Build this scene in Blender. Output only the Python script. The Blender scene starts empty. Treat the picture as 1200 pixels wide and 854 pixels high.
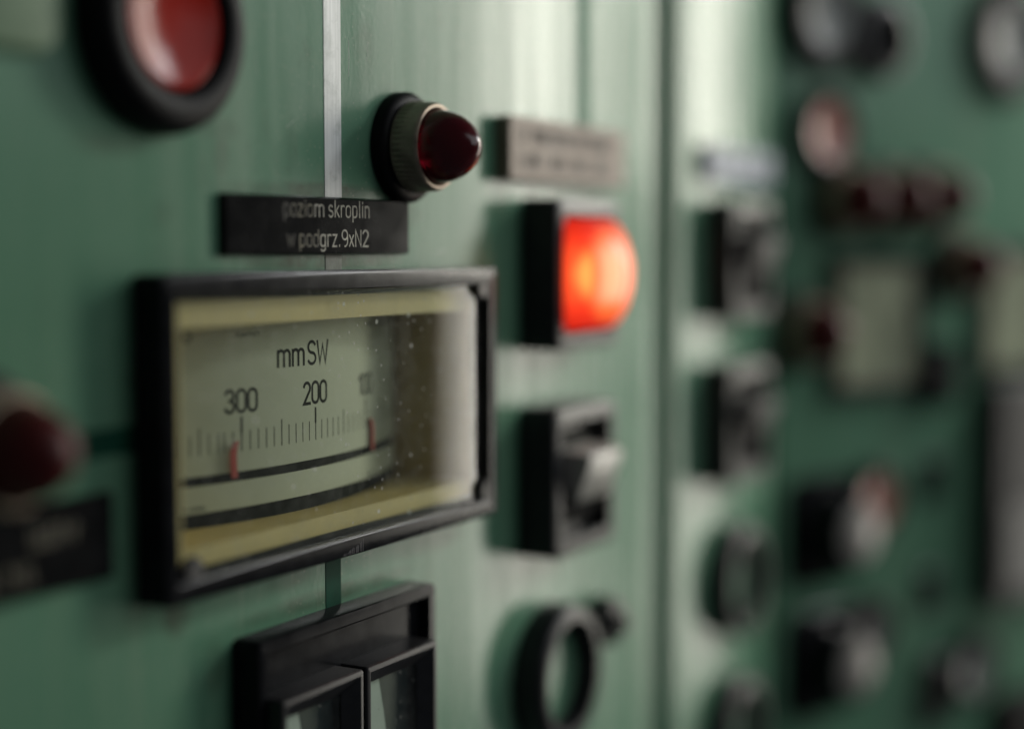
import bpy, bmesh, math, random
from mathutils import Vector

random.seed(7)
S = 0.001                      # everything below is written in millimetres
R = math.radians
scene = bpy.context.scene

# ------------------------------------------------------------------ camera
cam_d = bpy.data.cameras.new('camera')
cam = bpy.data.objects.new('camera', cam_d)
scene.collection.objects.link(cam)
cam.location = (0, -0.2455, 0)
yaw, pitch = R(28.7), math.atan(137 / 1900)
fwd = Vector((math.cos(yaw) * math.cos(pitch), math.sin(yaw) * math.cos(pitch), -math.sin(pitch)))
cam.rotation_euler = fwd.to_track_quat('-Z', 'Y').to_euler()
cam_d.sensor_width = 36
cam_d.lens = 57
cam_d.clip_start = 0.01
cam_d.clip_end = 50
cam_d.dof.use_dof = True
cam_d.dof.focus_distance = 0.4265
cam_d.dof.aperture_fstop = 2.25
cam_d.dof.aperture_blades = 9
scene.camera = cam

# ------------------------------------------------------------------ light
world = bpy.data.worlds.new('World')
scene.world = world
world.use_nodes = True
wn = world.node_tree.nodes
wn['Background'].inputs[0].default_value = (0.80, 0.90, 1.0, 1)
wn['Background'].inputs[1].default_value = 0.045

def area(name, loc, target, sx, sy, power, col):
    l = bpy.data.lights.new(name, 'AREA')
    l.shape = 'RECTANGLE'; l.size = sx; l.size_y = sy; l.energy = power; l.color = col
    o = bpy.data.objects.new(name, l)
    scene.collection.objects.link(o)
    o.location = loc
    o.rotation_euler = (Vector(target) - Vector(loc)).to_track_quat('-Z', 'Y').to_euler()
    return o
# the tall window at the far end of the room (bright upper panes, dimmer lower ones) and the dim room in front of the panel
def window_at(az, el, dist):
    return (0.47 + dist * math.cos(R(el)) * math.cos(R(az)), -dist * math.cos(R(el)) * math.sin(R(az)), -0.02 + dist * math.sin(R(el)))
area('window_light_upper', window_at(25.0, 13, 1.5), (0.47, 0, -0.02), 0.17, 0.50, 6.2, (1.0, 0.96, 0.85))
area('window_light_lower', window_at(27.5, -8.5, 1.5), (0.47, 0, -0.02), 0.22, 0.62, 4.0, (1.0, 0.95, 0.84))
area('side_fill_light', (1.30, -0.56, 0.44), (0.66, 0, -0.05), 0.16, 0.14, 2.5, (0.97, 0.99, 1.0))  # added fill lamp that brightens the right-hand panels; stands for no window
area('room_light', (0.92, -1.05, 0.45), (0.75, 0, -0.1), 0.9, 0.7, 2.7, (0.92, 0.97, 1.0))

scene.view_settings.view_transform = 'Standard'
scene.view_settings.look = 'None'
scene.view_settings.exposure = 0
scene.view_settings.gamma = 1
scene.view_settings.use_curve_mapping = False
scene.render.engine = 'CYCLES'
scene.cycles.use_denoising = True
scene.cycles.max_bounces = 8
scene.cycles.transparent_max_bounces = 12

# ------------------------------------------------------------------ materials
def nodes(name):
    m = bpy.data.materials.new(name)
    m.use_nodes = True
    nt = m.node_tree
    return m, nt, nt.nodes, nt.links, nt.nodes['Principled BSDF']

def rgba(c):
    return (c[0], c[1], c[2], 1)

def noise(nt, scale, detail=4, stretch=(1, 1, 1), rough=0.55):
    tc = nt.nodes.new('ShaderNodeTexCoord')
    mp = nt.nodes.new('ShaderNodeMapping')
    mp.inputs['Scale'].default_value = stretch
    n = nt.nodes.new('ShaderNodeTexNoise')
    n.inputs['Scale'].default_value = scale
    n.inputs['Detail'].default_value = detail
    n.inputs['Roughness'].default_value = rough
    nt.links.new(tc.outputs['Object'], mp.inputs['Vector'])
    nt.links.new(mp.outputs['Vector'], n.inputs['Vector'])
    return n.outputs['Fac']

def ramp(nt, fac, stops):
    r = nt.nodes.new('ShaderNodeValToRGB')
    e = r.color_ramp.elements
    while len(e) < len(stops):
        e.new(0.5)
    for k, (p, c) in enumerate(stops):
        e[k].position = p
        e[k].color = rgba(c) if isinstance(c, (tuple, list)) else (c, c, c, 1)
    nt.links.new(fac, r.inputs['Fac'])
    return r.outputs['Color']

def mix(nt, fac, a, b, mode='MIX'):
    m = nt.nodes.new('ShaderNodeMix')
    m.data_type = 'RGBA'; m.blend_type = mode
    for k, v in ((0, fac), (6, a), (7, b)):
        if hasattr(v, 'is_linked'):
            nt.links.new(v, m.inputs[k])
        else:
            m.inputs[k].default_value = rgba(v) if k else v
    return m.outputs[2]

def bump(nt, bsdf, height, strength, dist):
    b = nt.nodes.new('ShaderNodeBump')
    b.inputs['Strength'].default_value = strength
    b.inputs['Distance'].default_value = dist
    nt.links.new(height, b.inputs['Height'])
    nt.links.new(b.outputs['Normal'], bsdf.inputs['Normal'])

def plain(name, col, rough=0.5, rv=0.04, metal=0.0, spec=0.5, var=0.25, scale=120, coat=0.0, bstr=0.0, stretch=(1, 1, 1), dust=0.0):
    m, nt, N, L, b = nodes(name)
    f = noise(nt, scale, 5, stretch)
    dark = tuple(c * (1 - var) for c in col)
    lite = tuple(min(1, c * (1 + var)) for c in col)
    c = ramp(nt, f, [(0.3, dark), (0.7, lite)])
    if dust:
        d = noise(nt, scale * 6, 6, (1, 1, 1), 0.7)
        k = ramp(nt, d, [(0.55, 0.0), (0.78, dust)])
        c = mix(nt, k, c, (0.34, 0.32, 0.28))
    L.new(c, b.inputs['Base Color'])
    L.new(ramp(nt, f, [(0.25, max(0.02, rough - rv)), (0.75, min(1, rough + rv))]), b.inputs['Roughness'])
    b.inputs['Metallic'].default_value = metal
    b.inputs['Specular IOR Level'].default_value = spec
    b.inputs['Coat Weight'].default_value = coat
    b.inputs['Coat Roughness'].default_value = 0.12
    if bstr:
        bump(nt, b, noise(nt, scale * 8, 3), bstr, 0.0002)
    return m

def green_paint():
    m, nt, N, L, b = nodes('green_paint')
    big = noise(nt, 9, 5)
    fine = noise(nt, 260, 6, (1, 1, 1), 0.65)
    streak = noise(nt, 60, 5, (1, 1, 0.05), 0.6)
    c = ramp(nt, big, [(0.30, (0.112, 0.258, 0.157)), (0.70, (0.150, 0.315, 0.204))])
    c = mix(nt, ramp(nt, fine, [(0.54, 0.0), (0.78, 0.40)]), c, (0.24, 0.35, 0.235))
    c = mix(nt, ramp(nt, streak, [(0.50, 0.0), (0.80, 0.30)]), c, (0.24, 0.31, 0.20))
    grime = noise(nt, 40, 8, (1, 1, 0.6), 0.75)
    c = mix(nt, ramp(nt, grime, [(0.57, 0.0), (0.76, 0.50)]), c, (0.055, 0.075, 0.042))
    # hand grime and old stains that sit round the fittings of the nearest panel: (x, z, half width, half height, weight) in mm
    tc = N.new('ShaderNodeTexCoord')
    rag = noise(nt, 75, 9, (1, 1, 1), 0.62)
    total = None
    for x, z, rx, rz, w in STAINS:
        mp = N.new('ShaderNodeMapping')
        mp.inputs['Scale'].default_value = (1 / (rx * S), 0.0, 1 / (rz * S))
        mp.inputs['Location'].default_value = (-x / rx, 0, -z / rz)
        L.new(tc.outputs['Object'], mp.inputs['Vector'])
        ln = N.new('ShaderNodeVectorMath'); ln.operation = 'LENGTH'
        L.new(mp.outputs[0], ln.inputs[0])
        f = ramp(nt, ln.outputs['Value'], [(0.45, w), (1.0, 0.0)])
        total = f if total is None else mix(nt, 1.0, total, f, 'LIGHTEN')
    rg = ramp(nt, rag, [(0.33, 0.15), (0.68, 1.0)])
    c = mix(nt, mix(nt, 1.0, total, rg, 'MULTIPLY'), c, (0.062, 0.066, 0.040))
    # fine pale specks
    vo = N.new('ShaderNodeTexVoronoi'); vo.inputs['Scale'].default_value = 420
    L.new(tc.outputs['Object'], vo.inputs['Vector'])
    sp = ramp(nt, vo.outputs['Distance'], [(0.07, 0.55), (0.16, 0.0)])
    c = mix(nt, sp, c, (0.34, 0.42, 0.32))
    L.new(c, b.inputs['Base Color'])
    L.new(ramp(nt, streak, [(0.25, 0.17), (0.75, 0.33)]), b.inputs['Roughness'])
    b.inputs['Specular IOR Level'].default_value = 0.24
    peel = noise(nt, 700, 2)
    wave = noise(nt, 38, 2, (1, 1, 0.06))
    add = nt.nodes.new('ShaderNodeMath'); add.operation = 'MULTIPLY_ADD'
    L.new(wave, add.inputs[0]); add.inputs[1].default_value = 5.5; L.new(peel, add.inputs[2])
    bump(nt, b, add.outputs[0], 0.085, 0.00035)
    return m

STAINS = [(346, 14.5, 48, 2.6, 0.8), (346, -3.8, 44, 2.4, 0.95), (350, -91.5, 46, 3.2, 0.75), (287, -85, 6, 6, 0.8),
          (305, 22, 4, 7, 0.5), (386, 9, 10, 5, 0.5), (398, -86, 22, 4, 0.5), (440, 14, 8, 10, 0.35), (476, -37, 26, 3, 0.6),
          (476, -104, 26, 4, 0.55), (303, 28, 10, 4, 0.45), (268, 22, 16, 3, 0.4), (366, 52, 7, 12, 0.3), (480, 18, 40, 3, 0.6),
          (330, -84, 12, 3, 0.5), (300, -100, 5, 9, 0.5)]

def glass(name, dust=0.5):
    m, nt, N, L, b = nodes(name)
    N.remove(b)
    out = N['Material Output']
    tr = N.new('ShaderNodeBsdfTransparent'); tr.inputs[0].default_value = (0.93, 0.96, 0.92, 1)
    gl = N.new('ShaderNodeBsdfGlossy'); gl.inputs['Roughness'].default_value = 0.03
    fr = N.new('ShaderNodeFresnel'); fr.inputs[0].default_value = 1.5
    geo = N.new('ShaderNodeNewGeometry')       # the back of each face is glass to air from inside: no second mirror
    inv = N.new('ShaderNodeMath'); inv.operation = 'SUBTRACT'; inv.inputs[0].default_value = 1
    L.new(geo.outputs['Backfacing'], inv.inputs[1])
    ff = N.new('ShaderNodeMath'); ff.operation = 'MULTIPLY'
    L.new(fr.outputs[0], ff.inputs[0]); L.new(inv.outputs[0], ff.inputs[1])
    m1 = N.new('ShaderNodeMixShader')
    L.new(ff.outputs[0], m1.inputs[0]); L.new(tr.outputs[0], m1.inputs[1]); L.new(gl.outputs[0], m1.inputs[2])
    # dust: sparse specks and a thin film
    tc = N.new('ShaderNodeTexCoord')
    vo = N.new('ShaderNodeTexVoronoi'); vo.inputs['Scale'].default_value = 130
    L.new(tc.outputs['Object'], vo.inputs['Vector'])
    speck = ramp(nt, vo.outputs['Distance'], [(0.05, 1.0), (0.11, 0.0)])
    sep = N.new('ShaderNodeSeparateColor'); L.new(vo.outputs['Color'], sep.inputs[0])
    pick = ramp(nt, sep.outputs[0], [(0.66, 0.0), (0.69, 1.0)])
    film = ramp(nt, noise(nt, 300, 6, (1, 1, 1), 0.7), [(0.45, 0.01), (0.8, 0.09)])
    a = mix(nt, 1.0, speck, pick, 'MULTIPLY')
    vo2 = N.new('ShaderNodeTexVoronoi'); vo2.inputs['Scale'].default_value = 330
    L.new(tc.outputs['Object'], vo2.inputs['Vector'])
    s2 = N.new('ShaderNodeSeparateColor'); L.new(vo2.outputs['Color'], s2.inputs[0])
    a2 = mix(nt, 1.0, ramp(nt, vo2.outputs['Distance'], [(0.08, 0.6), (0.16, 0.0)]), ramp(nt, s2.outputs[1], [(0.72, 0.0), (0.76, 1.0)]), 'MULTIPLY')
    a = mix(nt, 1.0, a, a2, 'ADD')
    wipe = ramp(nt, noise(nt, 55, 6, (1, 1, 0.35), 0.65), [(0.50, 0.0), (0.78, 0.05)])
    a = mix(nt, 1.0, a, wipe, 'ADD')
    a = mix(nt, 1.0, a, film, 'ADD')
    a = mix(nt, 1.0, a, (dust, dust, dust), 'MULTIPLY')
    df = N.new('ShaderNodeBsdfDiffuse'); df.inputs[0].default_value = (0.75, 0.74, 0.68, 1)
    m2 = N.new('ShaderNodeMixShader')
    L.new(a, m2.inputs[0]); L.new(m1.outputs[0], m2.inputs[1]); L.new(df.outputs[0], m2.inputs[2])
    L.new(m2.outputs[0], out.inputs[0])
    return m

def lit_lens():
    # a lamp lens lit from inside: bulb shows through brightest around its middle
    m, nt, N, L, b = nodes('lit_red_lens')
    tc = N.new('ShaderNodeTexCoord')
    mp = N.new('ShaderNodeMapping')
    mp.inputs['Scale'].default_value = (1 / 0.0178, 0, 1 / 0.0178)
    L.new(tc.outputs['Object'], mp.inputs['Vector'])
    ln = N.new('ShaderNodeVectorMath'); ln.operation = 'LENGTH'
    L.new(mp.outputs[0], ln.inputs[0])
    sx = N.new('ShaderNodeSeparateXYZ'); L.new(mp.outputs[0], sx.inputs[0])
    hx = N.new('ShaderNodeMath'); hx.operation = 'MULTIPLY_ADD'; hx.inputs[1].default_value = 0.5; hx.inputs[2].default_value = 0.5
    L.new(sx.outputs[0], hx.inputs[0])
    az = N.new('ShaderNodeMath'); az.operation = 'ABSOLUTE'; L.new(sx.outputs[2], az.inputs[0])
    # filament and moulded bars across the middle, plain orange lens above and below, deep red towards the outline
    bars = ramp(nt, hx.outputs[0], [(0.0, (1.0, 0.30, 0.05)), (0.02, (1.0, 0.46, 0.10)), (0.06, (1.0, 0.42, 0.09)), (0.12, (1.0, 0.10, 0.03)), (0.20, (1.0, 0.34, 0.17)),
                                    (0.42, (1.0, 0.38, 0.21)), (0.50, (1.0, 0.10, 0.03)), (0.62, (1.0, 0.40, 0.23)), (0.95, (1.0, 0.25, 0.07))])
    c = mix(nt, ramp(nt, az.outputs[0], [(0.40, 0.0), (0.60, 1.0)]), bars, (1.0, 0.16, 0.035))
    c = mix(nt, ramp(nt, az.outputs[0], [(0.72, 0.0), (0.98, 1.0)]), c, (0.90, 0.022, 0.010))
    c = mix(nt, ramp(nt, ln.outputs['Value'], [(0.84, 0.0), (1.12, 0.85)]), c, (0.85, 0.02, 0.010))
    mu = N.new('ShaderNodeMath'); mu.operation = 'MULTIPLY'; mu.inputs[1].default_value = 1.65
    L.new(ramp(nt, az.outputs[0], [(0.2, 1.0), (0.6, 0.72), (1.0, 0.42)]), mu.inputs[0])
    b.inputs['Base Color'].default_value = (0.30, 0.01, 0.005, 1)
    b.inputs['Specular IOR Level'].default_value = 0.2
    b.inputs['Roughness'].default_value = 0.35
    L.new(c, b.inputs['Emission Color'])
    L.new(mu.outputs[0], b.inputs['Emission Strength'])
    return m

def dome_glass():
    m, nt, N, L, b = nodes('clear_red_glass')
    b.inputs['Base Color'].default_value = (0.115, 0.002, 0.007, 1)
    L.new(ramp(nt, noise(nt, 300, 5), [(0.3, 0.13), (0.7, 0.24)]), b.inputs['Roughness'])
    b.inputs['Transmission Weight'].default_value = 0.28
    b.inputs['IOR'].default_value = 1.49
    return m

def strip_metal():
    m, nt, N, L, b = nodes('brushed_strip')
    br = noise(nt, 900, 4, (1, 1, 0.03))
    gr = noise(nt, 70, 7, (1, 1, 1), 0.7)
    c = ramp(nt, br, [(0.3, (0.62, 0.64, 0.62)), (0.7, (0.86, 0.88, 0.86))])
    c = mix(nt, ramp(nt, gr, [(0.50, 0.0), (0.75, 0.75)]), c, (0.22, 0.26, 0.22))
    L.new(c, b.inputs['Base Color'])
    b.inputs['Roughness'].default_value = 0.5
    b.inputs['Metallic'].default_value = 0.12
    return m

M = dict(
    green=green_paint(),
    black=plain('black_plastic', (0.012, 0.0125, 0.014), 0.22, rv=0.04, spec=0.08, var=0.3, scale=150, bstr=0.02, dust=0.02),
    satin=plain('worn_black_plastic', (0.018, 0.018, 0.020), 0.40, spec=0.45, var=0.3, scale=220, bstr=0.06, dust=0.05),
    engraved=plain('black_engraved_plate', (0.010, 0.010, 0.010), 0.12, rv=0.02, spec=0.2, var=0.3, scale=140, bstr=0.02, dust=0.03),
    rubber=plain('black_rubber', (0.006, 0.006, 0.007), 0.5, spec=0.12, var=0.3, scale=200, dust=0.06),
    cream=plain('cream_enamel', (0.64, 0.475, 0.20), 0.5, var=0.10, scale=60, dust=0.2),
    dial=plain('dial_enamel', (0.53, 0.52, 0.41), 0.6, var=0.05, scale=70, dust=0.10),
    print=plain('dial_print', (0.010, 0.011, 0.008), 0.7, spec=0.08, var=0.1),
    faint=plain('faint_print', (0.09, 0.105, 0.08), 0.7, var=0.15),
    letter=plain('engraved_letter', (0.38, 0.365, 0.30), 0.7, var=0.45, scale=700),
    faded=plain('faded_letter', (0.045, 0.042, 0.03), 0.7, var=0.95, scale=700),
    worn=plain('worn_letter', (0.11, 0.10, 0.065), 0.7, var=0.95, scale=700),
    red_pointer=plain('red_pointer', (0.50, 0.06, 0.05), 0.5, var=0.15),
    red_dome=plain('red_dome_glass', (0.075, 0.001, 0.005), 0.10, var=0.1, coat=0.45),
    old_dome=plain('old_red_dome', (0.085, 0.006, 0.006), 0.45, spec=0.3, var=0.1),
    dome_glass=dome_glass(),
    red_lens=plain('red_lens', (0.36, 0.016, 0.008), 0.20, spec=0.06, var=0.1, coat=0.1),
    pink_lens=plain('faded_pink_lens', (0.50, 0.22, 0.17), 0.3, var=0.1),
    grey_lens=plain('grey_white_lens', (0.22, 0.23, 0.215), 0.35, spec=0.25, var=0.1),
    metal=plain('dark_nickel', (0.30, 0.265, 0.19), 0.45, metal=0.35, var=0.3, scale=160),
    rim=plain('bare_brass_rim', (0.36, 0.29, 0.22), 0.45, metal=0.6, var=0.3, scale=300),
    alu=plain('aluminium_plate', (0.25, 0.19, 0.145), 0.5, metal=0.1, var=0.15, scale=90),
    bluealu=plain('cold_aluminium_plate', (0.13, 0.155, 0.20), 0.45, metal=0.4, var=0.15, scale=90),
    ivory=plain('ivory_plastic', (0.62, 0.58, 0.47), 0.4, var=0.1, scale=90),
    bone=plain('yellowed_plastic', (0.60, 0.57, 0.51), 0.3, var=0.12, scale=120),
    dim=plain('dull_dark_plastic', (0.07, 0.066, 0.064), 0.55, spec=0.3, var=0.2, scale=120),
    grey=plain('grey_plastic', (0.17, 0.165, 0.155), 0.45, var=0.15, scale=90),
    knob_face=plain('knob_face', (0.30, 0.28, 0.255), 0.4, var=0.15, scale=90),
    pale=plain('pale_dial', (0.52, 0.57, 0.55), 0.6, var=0.10, scale=90),
    dim_dial=plain('yellowed_dial', (0.50, 0.47, 0.37), 0.6, var=0.25, scale=25),
    blue_black=plain('blue_black_dial', (0.012, 0.024, 0.030), 0.45, var=0.2, scale=90),
    dark_green=plain('dark_green_strip', (0.008, 0.062, 0.036), 0.6, spec=0.08, var=0.25, scale=120),
    matte_green=plain('matte_green_strip', (0.11, 0.26, 0.165), 0.6, spec=0.12, var=0.15, scale=80),
    light_green=plain('light_green_enamel', (0.16, 0.27, 0.15), 0.5, var=0.12, scale=60),
    mark=plain('dark_filled_engraving', (0.035, 0.03, 0.027), 0.6, spec=0.2, var=0.3, scale=300),
    scratch=plain('bare_scratch', (0.50, 0.56, 0.48), 0.6, var=0.3, scale=400),
    scuff=plain('pale_scuff', (0.20, 0.19, 0.20), 0.7, var=0.5, scale=600),
    dull_strip=plain('grimy_strip', (0.17, 0.19, 0.15), 0.6, var=0.5, scale=260),
    strip=strip_metal(),
    glass=glass('dusty_glass', 0.65),
    glass2=glass('window_glass', 0.3),
    lit=lit_lens(),
)

# ------------------------------------------------------------------ mesh helpers (local frame: x right, z up, d = out of the panel = -y)
def link(name, bm, mat, parent=None, sharp=35, loc=None):
    me = bpy.data.meshes.new(name)
    bmesh.ops.recalc_face_normals(bm, faces=bm.faces)
    for v in bm.verts:
        v.co *= S
    bm.to_mesh(me); bm.free()
    for p in me.polygons:
        p.use_smooth = True
    me.set_sharp_from_angle(angle=R(sharp))
    me.materials.append(M[mat])
    o = bpy.data.objects.new(name, me)
    scene.collection.objects.link(o)
    if parent is not None:
        o.parent = parent
    if loc is not None:
        o.location = [c * S for c in loc]
    return o

def rr_points(w, h, r, n, cx=0, cz=0):
    r = max(0.02, min(r, w / 2 - 0.01, h / 2 - 0.01))
    pts = []
    for qx, qz, a0 in ((1, 1, 0), (-1, 1, 90), (-1, -1, 180), (1, -1, 270)):
        for k in range(n + 1):
            a = R(a0 + 90 * k / n)
            pts.append((cx + qx * (w / 2 - r) + r * math.cos(a), cz + qz * (h / 2 - r) + r * math.sin(a)))
    return pts

def loft(bm, w, h, r, prof, n=4, cx=0, cz=0, cap0=True, cap1=True):
    """rounded-rectangle rings; prof = [(inset, d)...]"""
    rings = []
    for inset, d in prof:
        rings.append([bm.verts.new((x, -d, z)) for x, z in rr_points(w - 2 * inset, h - 2 * inset, r - inset, n, cx, cz)])
    m = len(rings[0])
    for a, b in zip(rings, rings[1:]):
        for k in range(m):
            bm.faces.new((a[k], a[(k + 1) % m], b[(k + 1) % m], b[k]))
    if cap0:
        bm.faces.new(rings[0])
    if cap1:
        bm.faces.new(rings[-1][::-1])
    return bm

def lathe(bm, prof, n=64, cx=0, cz=0, cap0=True, cap1=True, knurl=None):
    """rings about the panel normal; prof = [(radius, d)...]; knurl = (first ring, last ring, depth)"""
    rings = []
    for j, (r, d) in enumerate(prof):
        ring = []
        for k in range(n):
            rr = r
            if knurl and knurl[0] <= j <= knurl[1] and (k % 4) < 2:
                rr = r - knurl[2]
            a = 2 * math.pi * k / n
            ring.append(bm.verts.new((cx + rr * math.cos(a), -d, cz + rr * math.sin(a))))
        rings.append(ring)
    for a, b in zip(rings, rings[1:]):
        for k in range(n):
            bm.faces.new((a[k], a[(k + 1) % n], b[(k + 1) % n], b[k]))
    if cap0:
        bm.faces.new(rings[0])
    if cap1:
        bm.faces.new(rings[-1][::-1])
    return bm

def box(bm, x0, x1, d0, d1, z0, z1):
    vs = [bm.verts.new((x, -d, z)) for x in (x0, x1) for d in (d0, d1) for z in (z0, z1)]
    for f in ((0, 1, 3, 2), (4, 6, 7, 5), (0, 4, 5, 1), (2, 3, 7, 6), (0, 2, 6, 4), (1, 5, 7, 3)):
        bm.faces.new([vs[k] for k in f])
    return bm

def B():
    return bmesh.new()

class Frame:
    """a panel: origin (mm) and turn about z"""
    def __init__(self, ox=0, oy=0, turn=0):
        self.ox, self.oy, self.turn = ox, oy, R(turn)
    def at(self, u, z):
        return (self.ox + u * math.cos(self.turn), self.oy + u * math.sin(self.turn), z)
P1 = Frame()
P3 = Frame(691, 0, -22)

def thing(name, label, cat, u, z, fr=P1, group=None):
    o = bpy.data.objects.new(name, None)
    o.empty_display_size = 0.01
    scene.collection.objects.link(o)
    o.location = [c * S for c in fr.at(u, z)]
    o.rotation_euler = (0, 0, fr.turn)
    return tag(o, label, cat, group)

def tag(o, label, cat, group=None):
    o['label'] = label; o['category'] = cat
    if group:
        o['group'] = group
    return o

def structure(o):
    o['kind'] = 'structure'
    return o

# ------------------------------------------------------------------ stroke lettering
def arc(cx, cz, rx, rz, a0, a1, n=10):
    return [(cx + rx * math.cos(R(a0 + (a1 - a0) * k / n)), cz + rz * math.sin(R(a0 + (a1 - a0) * k / n))) for k in range(n + 1)]
def stadium(w, z0, z1):
    r = w / 2
    return arc(r, z1 - r, r, r, 0, 180) + arc(r, z0 + r, r, r, 180, 360) + [(w, z1 - r)]
X = 0.70
GL = {
    '0': (0.50, [stadium(0.50, 0, 1)]),
    '1': (0.34, [[(0.04, 0.76), (0.28, 1.0), (0.28, 0)]]),
    '2': (0.50, [arc(0.25, 0.74, 0.24, 0.26, 165, -25) + [(0.02, 0), (0.50, 0)]]),
    '3': (0.50, [arc(0.24, 0.76, 0.23, 0.24, 160, -90) + arc(0.24, 0.26, 0.26, 0.26, 90, -160)]),
    '9': (0.50, [arc(0.25, 0.71, 0.24, 0.29, 0, 360, 18), [(0.49, 0.71)] + arc(0.24, 0.3, 0.25, 0.3, 0, -90)]),
    'm': (0.78, [[(0.03, 0), (0.03, X)], [(0.03, X - 0.2)] + arc(0.21, X - 0.18, 0.18, 0.18, 180, 0) + [(0.39, 0)],
                 [(0.39, X - 0.2)] + arc(0.57, X - 0.18, 0.18, 0.18, 180, 0) + [(0.75, 0)]]),
    'S': (0.52, [arc(0.26, 0.75, 0.24, 0.25, 25, 270) + arc(0.26, 0.25, 0.26, 0.25, 90, -155)]),
    'W': (0.76, [[(0, 1), (0.18, 0), (0.38, 0.82), (0.58, 0), (0.76, 1)]]),
    'N': (0.52, [[(0.02, 0), (0.02, 1), (0.50, 0), (0.50, 1)]]),
    'p': (0.42, [[(0.03, X), (0.03, -0.28)], stadium(0.39, 0, X)]),
    'o': (0.42, [stadium(0.40, 0, X)]),
    'z': (0.36, [[(0, X), (0.34, X), (0, 0), (0.35, 0)]]),
    'i': (0.10, [[(0.05, 0), (0.05, X)], [(0.05, 0.88), (0.05, 0.96)]]),
    's': (0.36, [arc(0.18, X - 0.17, 0.16, 0.17, 30, 270) + arc(0.18, 0.18, 0.18, 0.18, 90, -150)]),
    'k': (0.38, [[(0.03, 0), (0.03, 1)], [(0.36, X), (0.04, 0.28)], [(0.14, 0.38), (0.38, 0)]]),
    'r': (0.30, [[(0.03, 0), (0.03, X)], [(0.03, X - 0.2)] + arc(0.20, X - 0.17, 0.17, 0.17, 180, 50)]),
    'l': (0.12, [[(0.06, 1), (0.06, 0)]]),
    'n': (0.42, [[(0.03, 0), (0.03, X)], [(0.03, X - 0.2)] + arc(0.21, X - 0.19, 0.18, 0.19, 180, 0) + [(0.39, 0)]]),
    'w': (0.58, [[(0, X), (0.15, 0), (0.29, X - 0.06), (0.43, 0), (0.58, X)]]),
    'd': (0.42, [stadium(0.39, 0, X), [(0.39, 0), (0.39, 1)]]),
    'g': (0.42, [stadium(0.39, 0, X), [(0.39, X)] + [(0.39, -0.1)] + arc(0.20, -0.1, 0.19, 0.18, 0, -150)]),
    'x': (0.38, [[(0, 0), (0.37, X)], [(0.0, X), (0.37, 0)]]),
    '.': (0.12, [[(0.06, 0), (0.06, 0.08)]]),
    ' ': (0.10, []),
}
def ribbon(bm, pts, half, place, lift):
    pts = [p for k, p in enumerate(pts) if k == 0 or (abs(p[0] - pts[k - 1][0]) + abs(p[1] - pts[k - 1][1])) > 1e-4]
    n = len(pts)
    L_, R_ = [], []
    for k in range(n):
        a = Vector(pts[max(0, k - 1)]); b = Vector(pts[min(n - 1, k + 1)]); p = Vector(pts[k])
        if 0 < k < n - 1:
            d1 = (p - a).normalized(); d2 = (b - p).normalized()
            t = d1 + d2
            t = d2 if t.length < 1e-3 else t.normalized()
            nrm = Vector((-t.y, t.x))
            q = max(0.45, nrm.dot(Vector((-d2.y, d2.x))))
            off = nrm * (half / q)
        else:
            t = (b - a).normalized()
            off = Vector((-t.y, t.x)) * half
            p = p + (t * half * 0.6 if k else -t * half * 0.6)
        L_.append(bm.verts.new(place(p.x + off.x, p.y + off.y, lift)))
        R_.append(bm.verts.new(place(p.x - off.x, p.y - off.y, lift)))
    for k in range(n - 1):
        try:
            bm.faces.new((L_[k], L_[k + 1], R_[k + 1], R_[k]))
        except ValueError:
            pass

def text_width(s, h, wx, gap):
    return sum(GL[c][0] * h * wx + gap * h for c in s) - gap * h

def write(bm, s, x, z, h, half, place, wx=1.0, gap=0.14, lift0=0.02, only=None):
    """strokes of string s from x at baseline z; only = indices to draw"""
    for k, c in enumerate(s):
        w, strokes = GL[c]
        if only is None or k in only:
            for j, st in enumerate(strokes):
                ribbon(bm, [(x + px * h * wx, z + pz * h) for px, pz in st], half, place, lift0 + 0.012 * j)
        x += w * h * wx + gap * h

def flat(d):
    return lambda x, z, lift: (x, -(d + lift), z)

# ------------------------------------------------------------------ the panels
def panel(name, x0, x1, z0, z1, hole=None, fr=P1, edge=3.0):
    bm = B()
    xs = [x0 + edge, x1 - edge]; zs = [z0, z1]
    if hole:
        xs = [xs[0], hole[0], hole[1], xs[1]]; zs = [z0, hole[2], hole[3], z1]
    g = {}
    for i, x in enumerate(xs):
        for j, z in enumerate(zs):
            g[i, j] = bm.verts.new((x, 0, z))
    for i in range(len(xs) - 1):
        for j in range(len(zs) - 1):
            if hole and i == 1 and j == 1:
                continue
            bm.faces.new((g[i, j], g[i + 1, j], g[i + 1, j + 1], g[i, j + 1]))
    # rolled edges and returns on the two vertical sides
    for side, i in ((-1, 0), (1, len(xs) - 1)):
        prev = [g[i, j] for j in range(len(zs))]
        for a in (22.5, 45, 67.5, 90, None):
            if a is None:
                off, dy = edge, 40
            else:
                off, dy = edge * math.sin(R(a)), edge * (1 - math.cos(R(a)))
            cur = [bm.verts.new((xs[i] + side * off, dy, z)) for z in zs]
            for j in range(len(zs) - 1):
                bm.faces.new((prev[j], prev[j + 1], cur[j + 1], cur[j]))
            prev = cur
    if hole:
        ring = [g[1, 1], g[2, 1], g[2, 2], g[1, 2]]
        back = [bm.verts.new((v.co.x, 2.0, v.co.z)) for v in ring]
        for k in range(4):
            bm.faces.new((ring[k], ring[(k + 1) % 4], back[(k + 1) % 4], back[k]))
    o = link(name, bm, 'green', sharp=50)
    o.location = [c * S for c in fr.at(0, 0)]
    o.rotation_euler = (0, 0, fr.turn)
    return structure(o)

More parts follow.
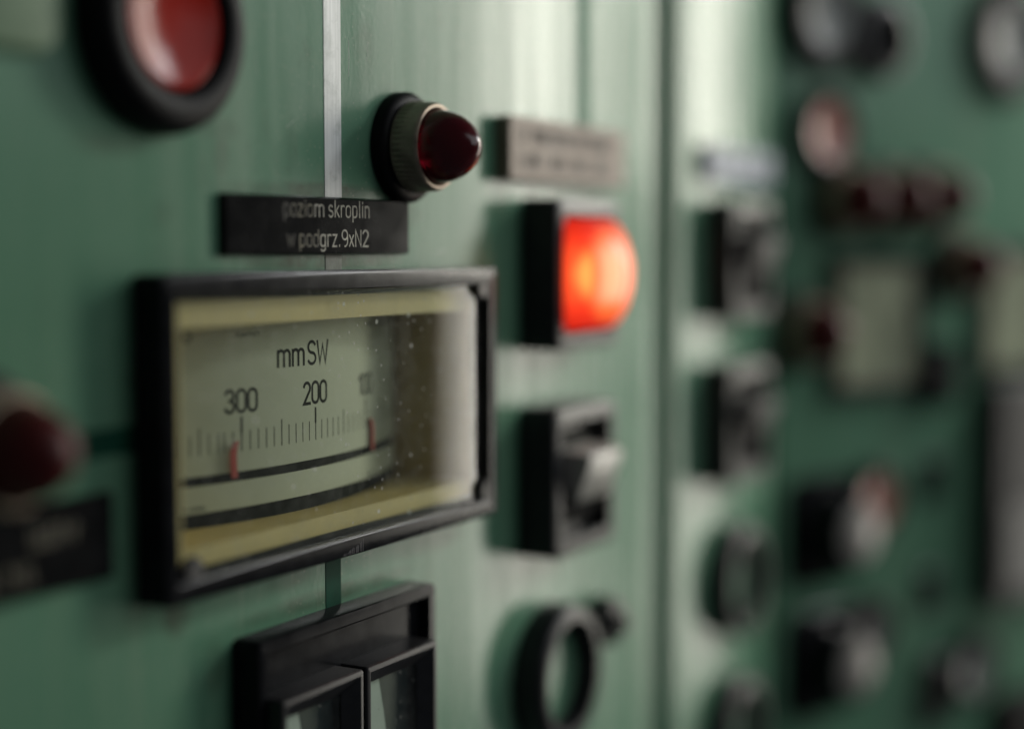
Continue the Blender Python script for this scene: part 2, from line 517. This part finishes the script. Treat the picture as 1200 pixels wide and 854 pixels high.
panel('panel', -60, 553, -420, 420, hole=(276.5, 421.5, -78, -8))
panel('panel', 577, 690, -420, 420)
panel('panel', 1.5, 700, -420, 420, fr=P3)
near = bpy.data.objects['panel']
for x, z, dx, dz, w in ((358.6, 45, 0.1, 9.5, 0.16), (367, 50, 0.6, 5, 0.12), (331, 30, 3.5, 2.0, 0.12), (320, 41, -1.5, 6, 0.10), (396, 50, 0.3, 8, 0.12),
                        (408, 31, 4, -1.6, 0.14), (402, -1.5, 5, 0.7, 0.16), (431, 36, 0.2, 7, 0.14), (364, -84, 4.5, 1.1, 0.14), (405, -92, 1.0, 6, 0.14), (412, -108, 4, 2.5, 0.14)):
    bm = B(); ribbon(bm, [(x, z), (x + dx * 0.55 + 0.15, z + dz * 0.5), (x + dx, z + dz)], w / 2, flat(0), 0.03)
    link('scratch', bm, 'scratch', near)
bm = B(); box(bm, 549, 581, -11, -5, -420, 420)
structure(link('panel_joint', bm, 'green'))

# ------------------------------------------------------------------ main meter
DXC, DYC, DR = 348.0, 157.0, 151.0        # dial drum: axis and radius
MX, MZ = 349.0, -42.6                      # centre of the meter
meter = thing('panel_meter', 'large rectangular meter with cream interior and curved mmSW scale behind glass', 'meter', MX, MZ)
bm = loft(B(), 150.4, 74.4, 2.2, [(0.0, -1), (0.0, 7.4), (0.35, 8.15), (1.1, 8.5), (4.6, 8.5), (4.9, 8.3), (5.0, 8.0), (5.0, 4.2), (6.4, 4.0), (6.4, -1.5)], n=5, cz=-0.4, cap0=False, cap1=False)
bezel = link('bezel', bm, 'black', meter, 30)
# scuffed corner on the lower rail
bm = B()
for k in range(15):
    x = -6.5 + k * 0.62 + random.uniform(-0.2, 0.2)
    hgt = 0.4 + 3.3 * (k / 15) ** 1.2 * random.uniform(0.6, 1.0)
    w = random.uniform(0.08, 0.2)
    box(bm, x, x + w, 8.45, 8.53, -36.9, -36.9 + hgt)
link('scuff', bm, 'scuff', bezel)
# cream mask (front bars) and tray (walls and back)
bm = B()
ox0, ox1, oz0, oz1 = 278.5 - MX, 419.5 - MX, -75.6 - MZ, -9.6 - MZ
ix0, ix1, iz0, iz1 = 285.5 - MX, 418.0 - MX, -69.2 - MZ, -18.4 - MZ
o_ = [(ox0, oz0), (ox1, oz0), (ox1, oz1), (ox0, oz1)]
i_ = [(ix0, iz0), (ix1, iz0), (ix1, iz1), (ix0, iz1)]
b_ = [(288.5 - MX, iz0 + 0.5), (409.6 - MX, iz0 + 0.5), (409.6 - MX, iz1 - 0.5), (288.5 - MX, iz1 - 0.5)]
rings = [[bm.verts.new((x, -d, z)) for x, z in q] for q, d in ((o_, 1.0), (o_, 3.4), (i_, 3.4), (b_, -22.6))]
for a, b in zip(rings, rings[1:]):
    for k in range(4):
        bm.faces.new((a[k], a[(k + 1) % 4], b[(k + 1) % 4], b[k]))
bm.faces.new(rings[-1])
link('mask', bm, 'cream', meter)
# dial drum
def drum(x, z, lift):                      # x = arc length from the drum's middle
    a = x / DR
    rr = DR + lift
    return (DXC + rr * math.sin(a) - MX, DYC - rr * math.cos(a), z - MZ)
bm = B()
prev = None
for k in range(41):
    x = DR * (-0.41 + 0.82 * k / 40)
    col = [bm.verts.new(drum(x, z, l)) for z, l in ((-18.0, -1.2), (-18.0, 0), (-56.0, 0), (-56.0, -1.0), (-58.3, -1.0), (-58.3, 0), (-65.1, 0), (-65.1, -1.2))]
    if prev:
        for j in (0, 1, 4 + 1, 6):
            bm.faces.new((prev[j], col[j], col[j + 1], prev[j + 1]))
    prev = col
dial = link('dial', bm, 'dial', meter, 40)
def drum_band(name, z0, z1, l, mat, a0, a1, par):
    bm = B(); prev = None
    for k in range(41):
        x = DR * (a0 + (a1 - a0) * k / 40)
        col = [bm.verts.new(drum(x, z, l)) for z in (z0, z1)]
        if prev:
            bm.faces.new((prev[0], col[0], col[1], prev[1]))
        prev = col
    return link(name, bm, mat, par, 40)
drum_band('pointer_slot', -58.6, -55.8, -0.5, 'print', -0.405, 0.405, dial)
drum_band('lower_gap', -69.4, -64.9, -0.9, 'print', -0.415, 0.43, dial)
# scale: 400 at the left end, 0 at the right; step per unit
def xs_of(v):
    return DR * (0.0185 + (200 - v) * 0.0019 + (0.007 if v > 320 else 0))
bm = B()
for v in range(0, 401, 10):
    x = xs_of(v)
    top = -44.2 if v % 50 == 0 and v % 100 else -45.8
    ribbon(bm, [(x, -50.8), (x, top)], 0.13 if v % 50 else 0.16, drum, 0.03)
    if v % 100 == 0:
        ribbon(bm, [(x, -46.2), (x, -42.4)], 0.33, drum, 0.045)
link('scale_marks', bm, 'print', dial)
for s, v in (('400', 400), ('300', 300), ('200', 200), ('100', 100), ('0', 0)):
    if s == '400':
        continue
    bm = B()
    w = text_width(s, 5.5, 1.04, 0.17)
    write(bm, s, xs_of(v) - w / 2, -41.0, 5.5, 0.42, drum, wx=1.04, gap=0.17)
    link('numeral', bm, 'print', dial)
bm = B()
write(bm, 'mm', -12.9, -30.6, 5.9, 0.41, drum, wx=1.08, gap=0.15)
write(bm, 'SW', -0.4, -30.6, 5.9, 0.41, drum, wx=1.12, gap=0.14)
link('unit_lettering', bm, 'print', dial)
# tiny marks, too small to read
def squiggle(x0, x1, z, h):
    bm = B()
    x = x0
    while x < x1:
        w = random.uniform(0.3, 0.8)
        ribbon(bm, [(x, z), (x, z + h * random.uniform(0.6, 1))], 0.12, drum, 0.03)
        ribbon(bm, [(x + 0.1, z + h * random.choice((0.0, 0.5, 0.9))), (x + w, z + h * random.choice((0.0, 0.5, 0.9)))], 0.10, drum, 0.045)
        x += w + 0.35
    link('fine_print', bm, 'faint', dial)
for q in ((-27.5, -19.8, -22.2, 1.2), (33, 39, -22.0, 1.3), (42, 51, -22.0, 1.3), (-44, -38, -64.4, 1.1), (32, 38, -64.4, 0.9)):
    squiggle(*q)
bm = B()
ribbon(bm, [(-42.5 + 1.3 * math.cos(R(t)), -21.6 + 1.3 * math.sin(R(t))) for t in range(0, 370, 20)], 0.22, drum, 0.03)
link('dial_symbol', bm, 'faint', dial)
# red limit pointers that rise out of the slot
def pointer(a, lean, name='limit_pointer'):
    bm = B()
    prof = [(-57.3, 1.2, 0.0), (-54, 1.25, -0.25), (-51.2, 1.2, -0.3), (-49.4, 1.1, 0.25), (-48.2, 0.7, 1.0)]
    rings = []
    for z, w, dx in prof:
        x = a * DR + dx * lean
        rings.append([bm.verts.new(drum(x - w * 0.72, z, 1.1)), bm.verts.new(drum(x + w * 0.72, z, 1.1)),
                      bm.verts.new(drum(x + w * 0.72, z, 0.5)), bm.verts.new(drum(x - w * 0.72, z, 0.5))])
    for p, q in zip(rings, rings[1:]):
        for k in range(4):
            bm.faces.new((p[k], p[(k + 1) % 4], q[(k + 1) % 4], q[k]))
    bm.faces.new(rings[0]); bm.faces.new(rings[-1])
    link(name, bm, 'red_pointer', meter)
pointer(-0.193, 1.0)
pointer(0.228, -1.0)
# black cover screws in the corners, then the pane
for x, z in ((417.0, -11.6), (419.0, -72.6), (284.5, -73.4)):
    bm = lathe(B(), [(3.5, 6.1), (3.5, 7.4), (2.9, 8.0)], 28, x - MX, z - MZ)
    box(bm, x - MX - 2.2, x - MX + 2.2, 7.95, 8.15, z - MZ - 0.35, z - MZ + 0.35)
    link('cover_screw', bm, 'satin', meter)
bm = loft(B(), 140.2, 63.8, 0.5, [(0, 5.3), (0, 6.2)], n=1)
link('pane', bm, 'glass', meter)

# ------------------------------------------------------------------ engraved plate above the meter
np_ = thing('name_plate', 'black engraved plate reading poziom skroplin above the large meter', 'plate', 344.6, 5.5)
bm = loft(B(), 81, 14.9, 0.6, [(0, -1), (0, 1.3), (0.5, 2.0)], n=3)
link('plate', bm, 'engraved', np_)
pl = flat(2.0)
t1, t2 = 'poziom skroplin', 'w podgrz.9xN2'
def fit(s, x0, x1, z, h, bright, worn):
    w1 = text_width(s, h, 1.0, 0.2)
    wx = ((x1 - x0) - 0.2 * h * (len(s) - 1)) / (w1 - 0.2 * h * (len(s) - 1))
    for nm, idx, mat in (('lettering', bright, 'letter'), ('worn_lettering', worn - {0}, 'worn'), ('faded_lettering', {0}, 'faded')):
        bm = B()
        write(bm, s, x0 - 344.6, z - 5.5, h, 0.25, pl, wx=wx, gap=0.2, only=idx)
        link(nm, bm, mat, np_)
fit(t1, 327.0, 365.0, 7.9, 4.2, {5, 7, 8, 9, 10, 11, 12, 13, 14}, {0, 1, 2, 3, 4})
fit(t2, 328.3, 364.4, 0.3, 4.2, {5, 6, 7, 8, 9, 10, 11, 12}, {0, 2, 3, 4})

# ------------------------------------------------------------------ mimic strips on the paint
def strip(x0, x1, z0, z1, mat, label, d=0.15):
    bm = loft(B(), x1 - x0, z1 - z0, 0.15, [(0, -0.5), (0, d - 0.05), (0.05, d)], n=1)
    o = link('mimic_strip', bm, mat)
    o.location = ((x0 + x1) / 2 * S, 0, (z0 + z1) / 2 * S)
    tag(o, label, 'strip')
strip(347.2, 354.8, 12.9, 420, 'strip', 'pale brushed vertical strip running up from the poziom skroplin plate')
strip(347.2, 354.6, -6.2, -1.8, 'dull_strip', 'short dull strip piece between engraved plate and large meter')
strip(346.2, 353.2, -96, -79, 'dark_green', 'dark green vertical strip between large meter and black twin indicator')
strip(120, 274.5, -45.4, -39.2, 'dark_green', 'dark green horizontal strip ending at the large meter left side')
strip(493.3, 503.2, 41.2, 420, 'matte_green', 'dull green vertical strip above the pale grey nameplate')

# ------------------------------------------------------------------ round things
def pilot(u, z, label, fr=P1, group=None, mat='dome_glass'):
    t = thing('pilot_lamp', label, 'lamp', u, z, fr, group)
    bm = lathe(B(), [(15.3, -1), (15.3, 2.6), (14.6, 3.6), (13.2, 4.2), (12.4, 4.3)], 64, cap1=True)
    link('base_collar', bm, 'rubber', t)
    bm = lathe(B(), [(12.2, 3.8), (12.6, 4.8), (12.6, 5.0), (12.6, 7.6), (12.3, 7.8), (12.2, 11.0), (11.8, 11.8)], 200, cap0=False, cap1=False, knurl=(2, 3, 0.35))
    ring = link('knurled_ring', bm, 'metal', t, 40)
    bm = lathe(B(), [(11.8, 11.75), (11.5, 12.2), (10.8, 12.25), (10.3, 11.6), (10.3, 9.0)], 64, cap0=False, cap1=False)
    link('rim', bm, 'rim', ring)
    prof = [(10.1, 9.5), (10.1, 11.5)]
    for k in range(1, 15):
        prof.append((10.1 * (1 - (k / 15) ** 2.1) ** 0.56, 11.5 + 13.6 * k / 15))
    prof += [(1.9, 25.0), (0.5, 25.2)]
    link('dome', lathe(B(), prof, 48), mat, t, 60)
    return t
pilot(384, 27.6, 'dark red bullet shaped pilot lamp in knurled ring above the large meter')
pilot(227.5, -39.5, 'blurred dark red pilot lamp at the left edge beside the large meter', mat='old_dome')

def lens_lamp(u, z, label, mat, fr=P1, ro=25.2, rl=15.2, name='indicator_lamp', group=None):
    t = thing(name, label, 'lamp', u, z, fr, group)
    bm = lathe(B(), [(ro, -1), (ro, 3.5), (ro * 0.97, 6.0), (ro * 0.90, 7.9), (ro * 0.82, 8.6), (rl * 1.14, 8.4), (rl * 1.05, 7.2), (rl * 1.02, 4.0)], 72, cap0=True, cap1=False)
    link('bezel', bm, 'rubber', t, 50)
    prof = [(rl * 1.02, 4.2), (rl * 1.01, 6.6), (rl * 0.98, 7.0)]
    for k in range(1, 10):                     # a slightly dished face
        q = 0.97 * (1 - k / 10)
        prof.append((rl * q, 4.9 + 2.1 * q * q))
    link('lens', lathe(B(), prof, 48), mat, t, 60)
    return t
lens_lamp(282, 50.0, 'unlit red round lamp in thick black bezel at top left', 'red_lens')

# blank cover at the top left
cv = thing('blank_cover', 'plain light green cover cut by the top left corner', 'cover', 228, 66)
link('cover', loft(B(), 47, 54, 7, [(0, -1), (0, 1.6), (0.6, 2.5), (1.6, 3.0)], n=6), 'light_green', cv)

# plate below the left pilot lamp
def marks_plate(name, label, u, z, w, h, thick, mat, mmat, rows, fr=P1, border=False, seed=1):
    t = thing(name, label, 'plate', u, z, fr)
    link('plate', loft(B(), w, h, 0.8, [(0, -1), (0, thick - 0.6), (0.6, thick)], n=3), mat, t)
    rnd = random.Random(seed)
    bm = B()
    for zc, x0, x1, lh in rows:
        x = x0
        while x < x1:
            cw = rnd.uniform(1.2, 2.4)
            if rnd.random() > 0.12:
                ribbon(bm, [(x, zc - lh / 2), (x, zc + lh / 2)], 0.42, flat(thick), 0.03)
                ribbon(bm, [(x, zc + rnd.choice((-.5, 0, .5)) * lh), (x + cw, zc + rnd.choice((-.5, 0, .5)) * lh)], 0.26, flat(thick), 0.05)
                if rnd.random() > .4:
                    ribbon(bm, [(x + cw, zc - lh / 2), (x + cw, zc + lh / 2)], 0.28, flat(thick), 0.07)
            x += cw + 0.9
    link('lettering', bm, mmat, t)
    return t
marks_plate('name_plate', 'blurred black plate with worn pale lettering at the left edge', 224.5, -62.2, 81, 19, 2.0, 'engraved', 'worn', [(3, 14, 30, 4), (-4.5, 4, 17, 4.4)], seed=4)
marks_plate('name_plate', 'pale grey two line nameplate above the lit red lamp', 480, 30.6, 84, 19.6, 5.0, 'alu', 'mark', [(4.2, -36, 36, 4.4), (-3.6, -36, 36, 4.4)], seed=2)
marks_plate('name_plate', 'bluish blurred nameplate above the switch right of the panel joint', 641, 33.5, 76, 14, 4.0, 'bluealu', 'mark', [(1.5, -32, 32, 3.4)], seed=3)

# ------------------------------------------------------------------ square lamps and switches (48 mm fronts)
def housing(t, w=46, h=48.5, d=13, lip=5.0, mat='satin'):
    bm = loft(B(), w, h, 4.2, [(0, -1), (0, d - 1.6), (0.5, d - 0.5), (1.6, d), (lip, d), (lip + 0.6, d - 0.8), (lip + 0.8, d - 6)], n=5, cap0=False, cap1=True)
    return link('housing', bm, mat, t, 32)

wl = thing('warning_lamp', 'glowing orange red square lamp in black housing', 'lamp', 477.5, -8.6)
housing(wl)
bm = B()
prof = [(0, 6.5), (0, 13.2)]
for k in range(1, 10):
    a = R(90 * k / 10)
    prof.append((17.7 * (1 - math.cos(a)), 13.2 + 13.0 * math.sin(a)))
rings = []
for inset, d in prof:                      # square at the foot, round at the crown
    hw = 17.8 - inset
    rings.append([bm.verts.new((x, -d, z)) for x, z in rr_points(2 * hw, 2 * hw, hw * min(1, 0.22 + 0.85 * max(0, d - 13.2) / 13.0), 6)])
for p, q in zip(rings, rings[1:]):
    for k in range(len(p)):
        bm.faces.new((p[k], p[(k + 1) % len(p)], q[(k + 1) % len(p)], q[k]))
bm.faces.new(rings[-1][::-1])
for v in bm.verts:
    v.co.y += 12.0
lens = link('lens', bm, 'lit', wl, 60)
lens.location = (0, -0.012, 0)

def lever_switch(u, z, label, fr=P1, handle='bone', group=None):
    t = thing('lever_switch', label, 'switch', u, z, fr, group)
    housing(t)
    bm = loft(B(), 30, 32, 3, [(0, 5.5), (0, 7.4), (1.2, 8.2)], n=4)
    link('rotor', bm, 'print', t)
    # rocker paddle: dark lower half, pale upper half that stands out
    def prism(pts, x0, x1, r=0.6):
        bm = B()
        rings = []
        for x, k in ((x0, 0.94), (x0 + r, 1.0), (x1 - r, 1.0), (x1, 0.94)):
            cd = sum(p[1] for p in pts) / len(pts); cz = sum(p[0] for p in pts) / len(pts)
            rings.append([bm.verts.new((x, -(cd + (d - cd) * k), cz + (z - cz) * k)) for z, d in pts])
        n = len(pts)
        for p, q in zip(rings, rings[1:]):
            for k in range(n):
                bm.faces.new((p[k], p[(k + 1) % n], q[(k + 1) % n], q[k]))
        bm.faces.new(rings[0]); bm.faces.new(rings[-1][::-1])
        return bm
    hd = link('rocker', prism([(-14, 7.5), (-13.4, 9.2), (-8, 11.5), (-3.0, 14.0), (-3.0, 7.5)], -12.5, 12.5), 'rubber', t)
    link('paddle', prism([(-6.5, 8), (-7.0, 14.6), (-6.2, 15.6), (7.2, 20.6), (8.6, 20.3), (9.4, 19.0), (10.4, 8)], -12.0, 12.0, 1.4), handle, hd, 45)
    return t
lever_switch(476, -75.3, 'black square lever switch with pale handle below the lit lamp')
lever_switch(632, -5.0, 'blurred black square switch under the bluish nameplate', handle='dim')
lever_switch(630, -71.5, 'lower blurred square switch right of the panel joint', handle='dim')

def ring_button(u, z, label, fr=P1, ro=23.5, name='push_button', cap='dark_green', group=None):
    t = thing(name, label, 'button', u, z, fr, group)
    bm = lathe(B(), [(ro, -1), (ro, 8.0), (ro - 0.8, 9.8), (ro - 2.4, 10.6), (ro - 5.0, 10.6), (ro - 5.8, 9.6), (ro - 6.0, 1.0)], 64, cap0=True, cap1=False)
    link('collar', bm, 'satin', t, 40)
    bm = lathe(B(), [(ro - 6.2, 1.0), (ro - 6.2, 2.4), (ro - 7.0, 3.0)], 48)
    link('cap', bm, cap, t)
    return t
ring_button(472, -141, 'round push button with black ring and green centre below the lever switch', cap='green')
ring_button(637, -139, 'blurred round ring button under the lower switch right of joint', cap='green')
ring_button(637, -204, 'blurred ring button cut by the bottom edge right of joint', cap='green')
tk = thing('locking_knob', 'small black knob beside the nearer green centred push button', 'knob', 510, -131)
link('knob', lathe(B(), [(8.6, -1), (8.6, 6), (7.8, 8.0), (6.2, 8.6)], 40), 'satin', tk)
link('knob_stem', lathe(B(), [(3.2, 8.4), (3.2, 12), (2.6, 12.6)], 24), 'satin', tk)

# ------------------------------------------------------------------ twin indicator under the meter
LX, LZ = 348.0, -154.0
tw = thing('twin_indicator', 'black twin indicator unit below the large meter', 'meter', LX, LZ)
link('housing', loft(B(), 82, 118.5, 2.0, [(0, -1), (0, 7.2), (0.3, 7.8), (0.9, 8), (3.2, 8), (3.7, 7.6), (4.2, 4.6)], n=4), 'black', tw, 32)
for cx in (-20.5 - 0.2, 15.6 + 0.2):
    mw, mh, mzc = 35.2, 92, -1.0
    bm = loft(B(), mw, mh, 1.0, [(0, 4.0), (0, 12.3), (0.35, 12.85), (0.9, 13), (1.6, 13), (5.8, 9.6), (5.8, 7.2)], n=3, cx=cx, cz=mzc, cap0=False, cap1=False)
    fr_ = link('module_frame', bm, 'satin', tw, 28)
    bm = B(); box(bm, cx - 12.4, cx + 12.4, 6.6, 7.2, mzc - 41, mzc + 41)
    link('dial', bm, 'blue_black', fr_)
    # pale scale with a slanted edge
    bm = B()
    pts = [(-11.6, 40.1), (-4.5, 40.1), (-2.0, 30), (1.2, 14), (2.0, 0), (1.5, -20), (-1.0, -40.1), (-11.6, -40.1)]
    a = [bm.verts.new((cx + x, -7.25, mzc + z)) for x, z in pts]
    b = [bm.verts.new((cx + x, -7.75, mzc + z)) for x, z in pts]
    bm.faces.new(a); bm.faces.new(b[::-1])
    for k in range(len(pts)):
        bm.faces.new((a[k], a[(k + 1) % len(pts)], b[(k + 1) % len(pts)], b[k]))
    link('scale', bm, 'pale', fr_)
    bm = B(); box(bm, cx - 11.7, cx + 11.7, 9.0, 9.5, mzc - 40.2, mzc + 40.2)
    link('pane', bm, 'glass2', fr_)

# ------------------------------------------------------------------ third panel, far right
F = P3
lens_lamp(28, 104, 'blurred round lamp with greyish lens at the top of the angled panel', 'grey_lens', F)
ring_button(66, 97, 'blurred black round button beside the grey lamp on the angled panel', F, ro=19, cap='rubber')
lens_lamp(31, 52, 'blurred round lamp with faded pink lens on the angled panel', 'pink_lens', F, ro=20, rl=14)
lens_lamp(171, 104, 'blurred round lamp cut by the top right edge', 'grey_lens', F, ro=31, rl=17)
for u, z, lab in ((40, 22, 'leftmost blurred red pilot lamp in the row above the pale square meter'),
                  (73, 23, 'middle blurred red pilot lamp in the row above the pale square meter'),
                  (106, 24, 'rightmost blurred red pilot lamp in the row above the pale square meter'),
                  (131, -9, 'blurred red pilot lamp right of the pale square meter'),
                  (15, -38, 'blurred red pilot lamp left of the pale square meter')):
    pilot(u, z, lab, F, mat='old_dome').scale = (1.2, 1.2, 1.2)

def square_meter(u, z, label, w, h):
    t = thing('square_meter', label, 'meter', u, z, F)
    link('bezel', loft(B(), w, h, 3, [(0, -1), (0, 6), (0.8, 7), (4.4, 7), (4.9, 6), (5, 3)], n=4), 'rubber', t, 32)
    bm = B(); box(bm, -w / 2 + 5.2, w / 2 - 5.2, 2.4, 3.6, -h / 2 + 5.2, h / 2 - 5.2)
    link('dial', bm, 'dim_dial', t)
    bm = B(); ribbon(bm, [(w * 0.1, -h * 0.3), (-w * 0.2, h * 0.28)], 0.6, flat(3.6), 0.4)
    link('pointer', bm, 'print', t)
    bm = B(); box(bm, -w / 2 + 5.1, w / 2 - 5.1, 4.8, 5.6, -h / 2 + 5.1, h / 2 - 5.1)
    link('pane', bm, 'glass2', t)
square_meter(70, -36, 'blurred pale faced square meter on the angled panel', 68, 66)
square_meter(186, -33, 'blurred pale meter cut by the right edge', 68, 66)

def block(name, label, cat, u, z, w, h, d, mat, r=2):
    t = thing(name, label, cat, u, z, F)
    link('housing', loft(B(), w, h, r, [(0, -1), (0, d - 1), (1, d), (3, d), (3.5, d - 1.5)], n=4), mat, t, 32)
    return t
b1 = block('switch_block', 'black narrow block at the lower right of the pale square meter', 'switch', 115, -62, 22, 30, 10, 'black')
link('button', loft(B(), 13, 10, 2, [(0, 8), (0, 11), (0.8, 12)], n=3), 'rubber', b1)

def rotary(u, z, label):
    t = thing('rotary_switch', label, 'switch', u, z, F)
    link('base_plate', loft(B(), 50, 50, 9, [(0, -1), (0, 3), (1.2, 4.2)], n=6), 'black', t)
    link('knob', lathe(B(), [(18.5, 4), (18.5, 7), (16.5, 9), (15.2, 21), (14.2, 22)], 48, cap1=True), 'black', t)
    link('knob_face', lathe(B(), [(13.0, 21.8), (13.0, 22.4), (12.4, 22.8)], 40), 'knob_face', t)
    return t
rotary(36, -130, 'upper rotary switch with grey knob face on the angled panel')
rotary(36, -192, 'lower rotary switch with grey knob face on the angled panel')
lens_lamp(70, -120, 'blurred small lamp with pink lens beside the upper rotary switch', 'pink_lens', F, ro=18, rl=13)
lens_lamp(66, -182, 'blurred small black lamp beside the lower rotary switch', 'grey', F, ro=17, rl=11)
for z, lab in ((-114, 'upper small dark slot plate right of the rotary switches'), (-170, 'lower small dark slot plate right of the rotary switches')):
    b = block('slot_plate', lab, 'plate', 117, z, 15, 22, 3.5, 'satin')
    link('slot', loft(B(), 5, 14, 2, [(0, 1), (0, 2.6)], n=3), 'print', b)
b2 = block('recorder', 'tall dark recorder cut by the right edge below the pale meter', 'recorder', 192, -126, 76, 112, 16, 'satin')
link('window', loft(B(), 60, 44, 2, [(0, 13), (0, 15.2)], n=3, cz=-26), 'grey', b2)
b3 = block('slot_plate', 'dark brown block at the bottom beside the pale round lamp', 'plate', 119, -220, 16, 34, 8, 'satin')
link('slot', loft(B(), 5, 20, 2, [(0, 5), (0, 7)], n=3), 'print', b3)
lens_lamp(150, -214, 'pale grey round lamp near the bottom right corner', 'grey_lens', F, ro=18, rl=15)
b4 = block('recorder', 'black box filling the bottom right corner', 'recorder', 214, -266, 84, 64, 14, 'rubber')
link('window', loft(B(), 66, 40, 2, [(0, 11), (0, 13)], n=3), 'rubber', b4)
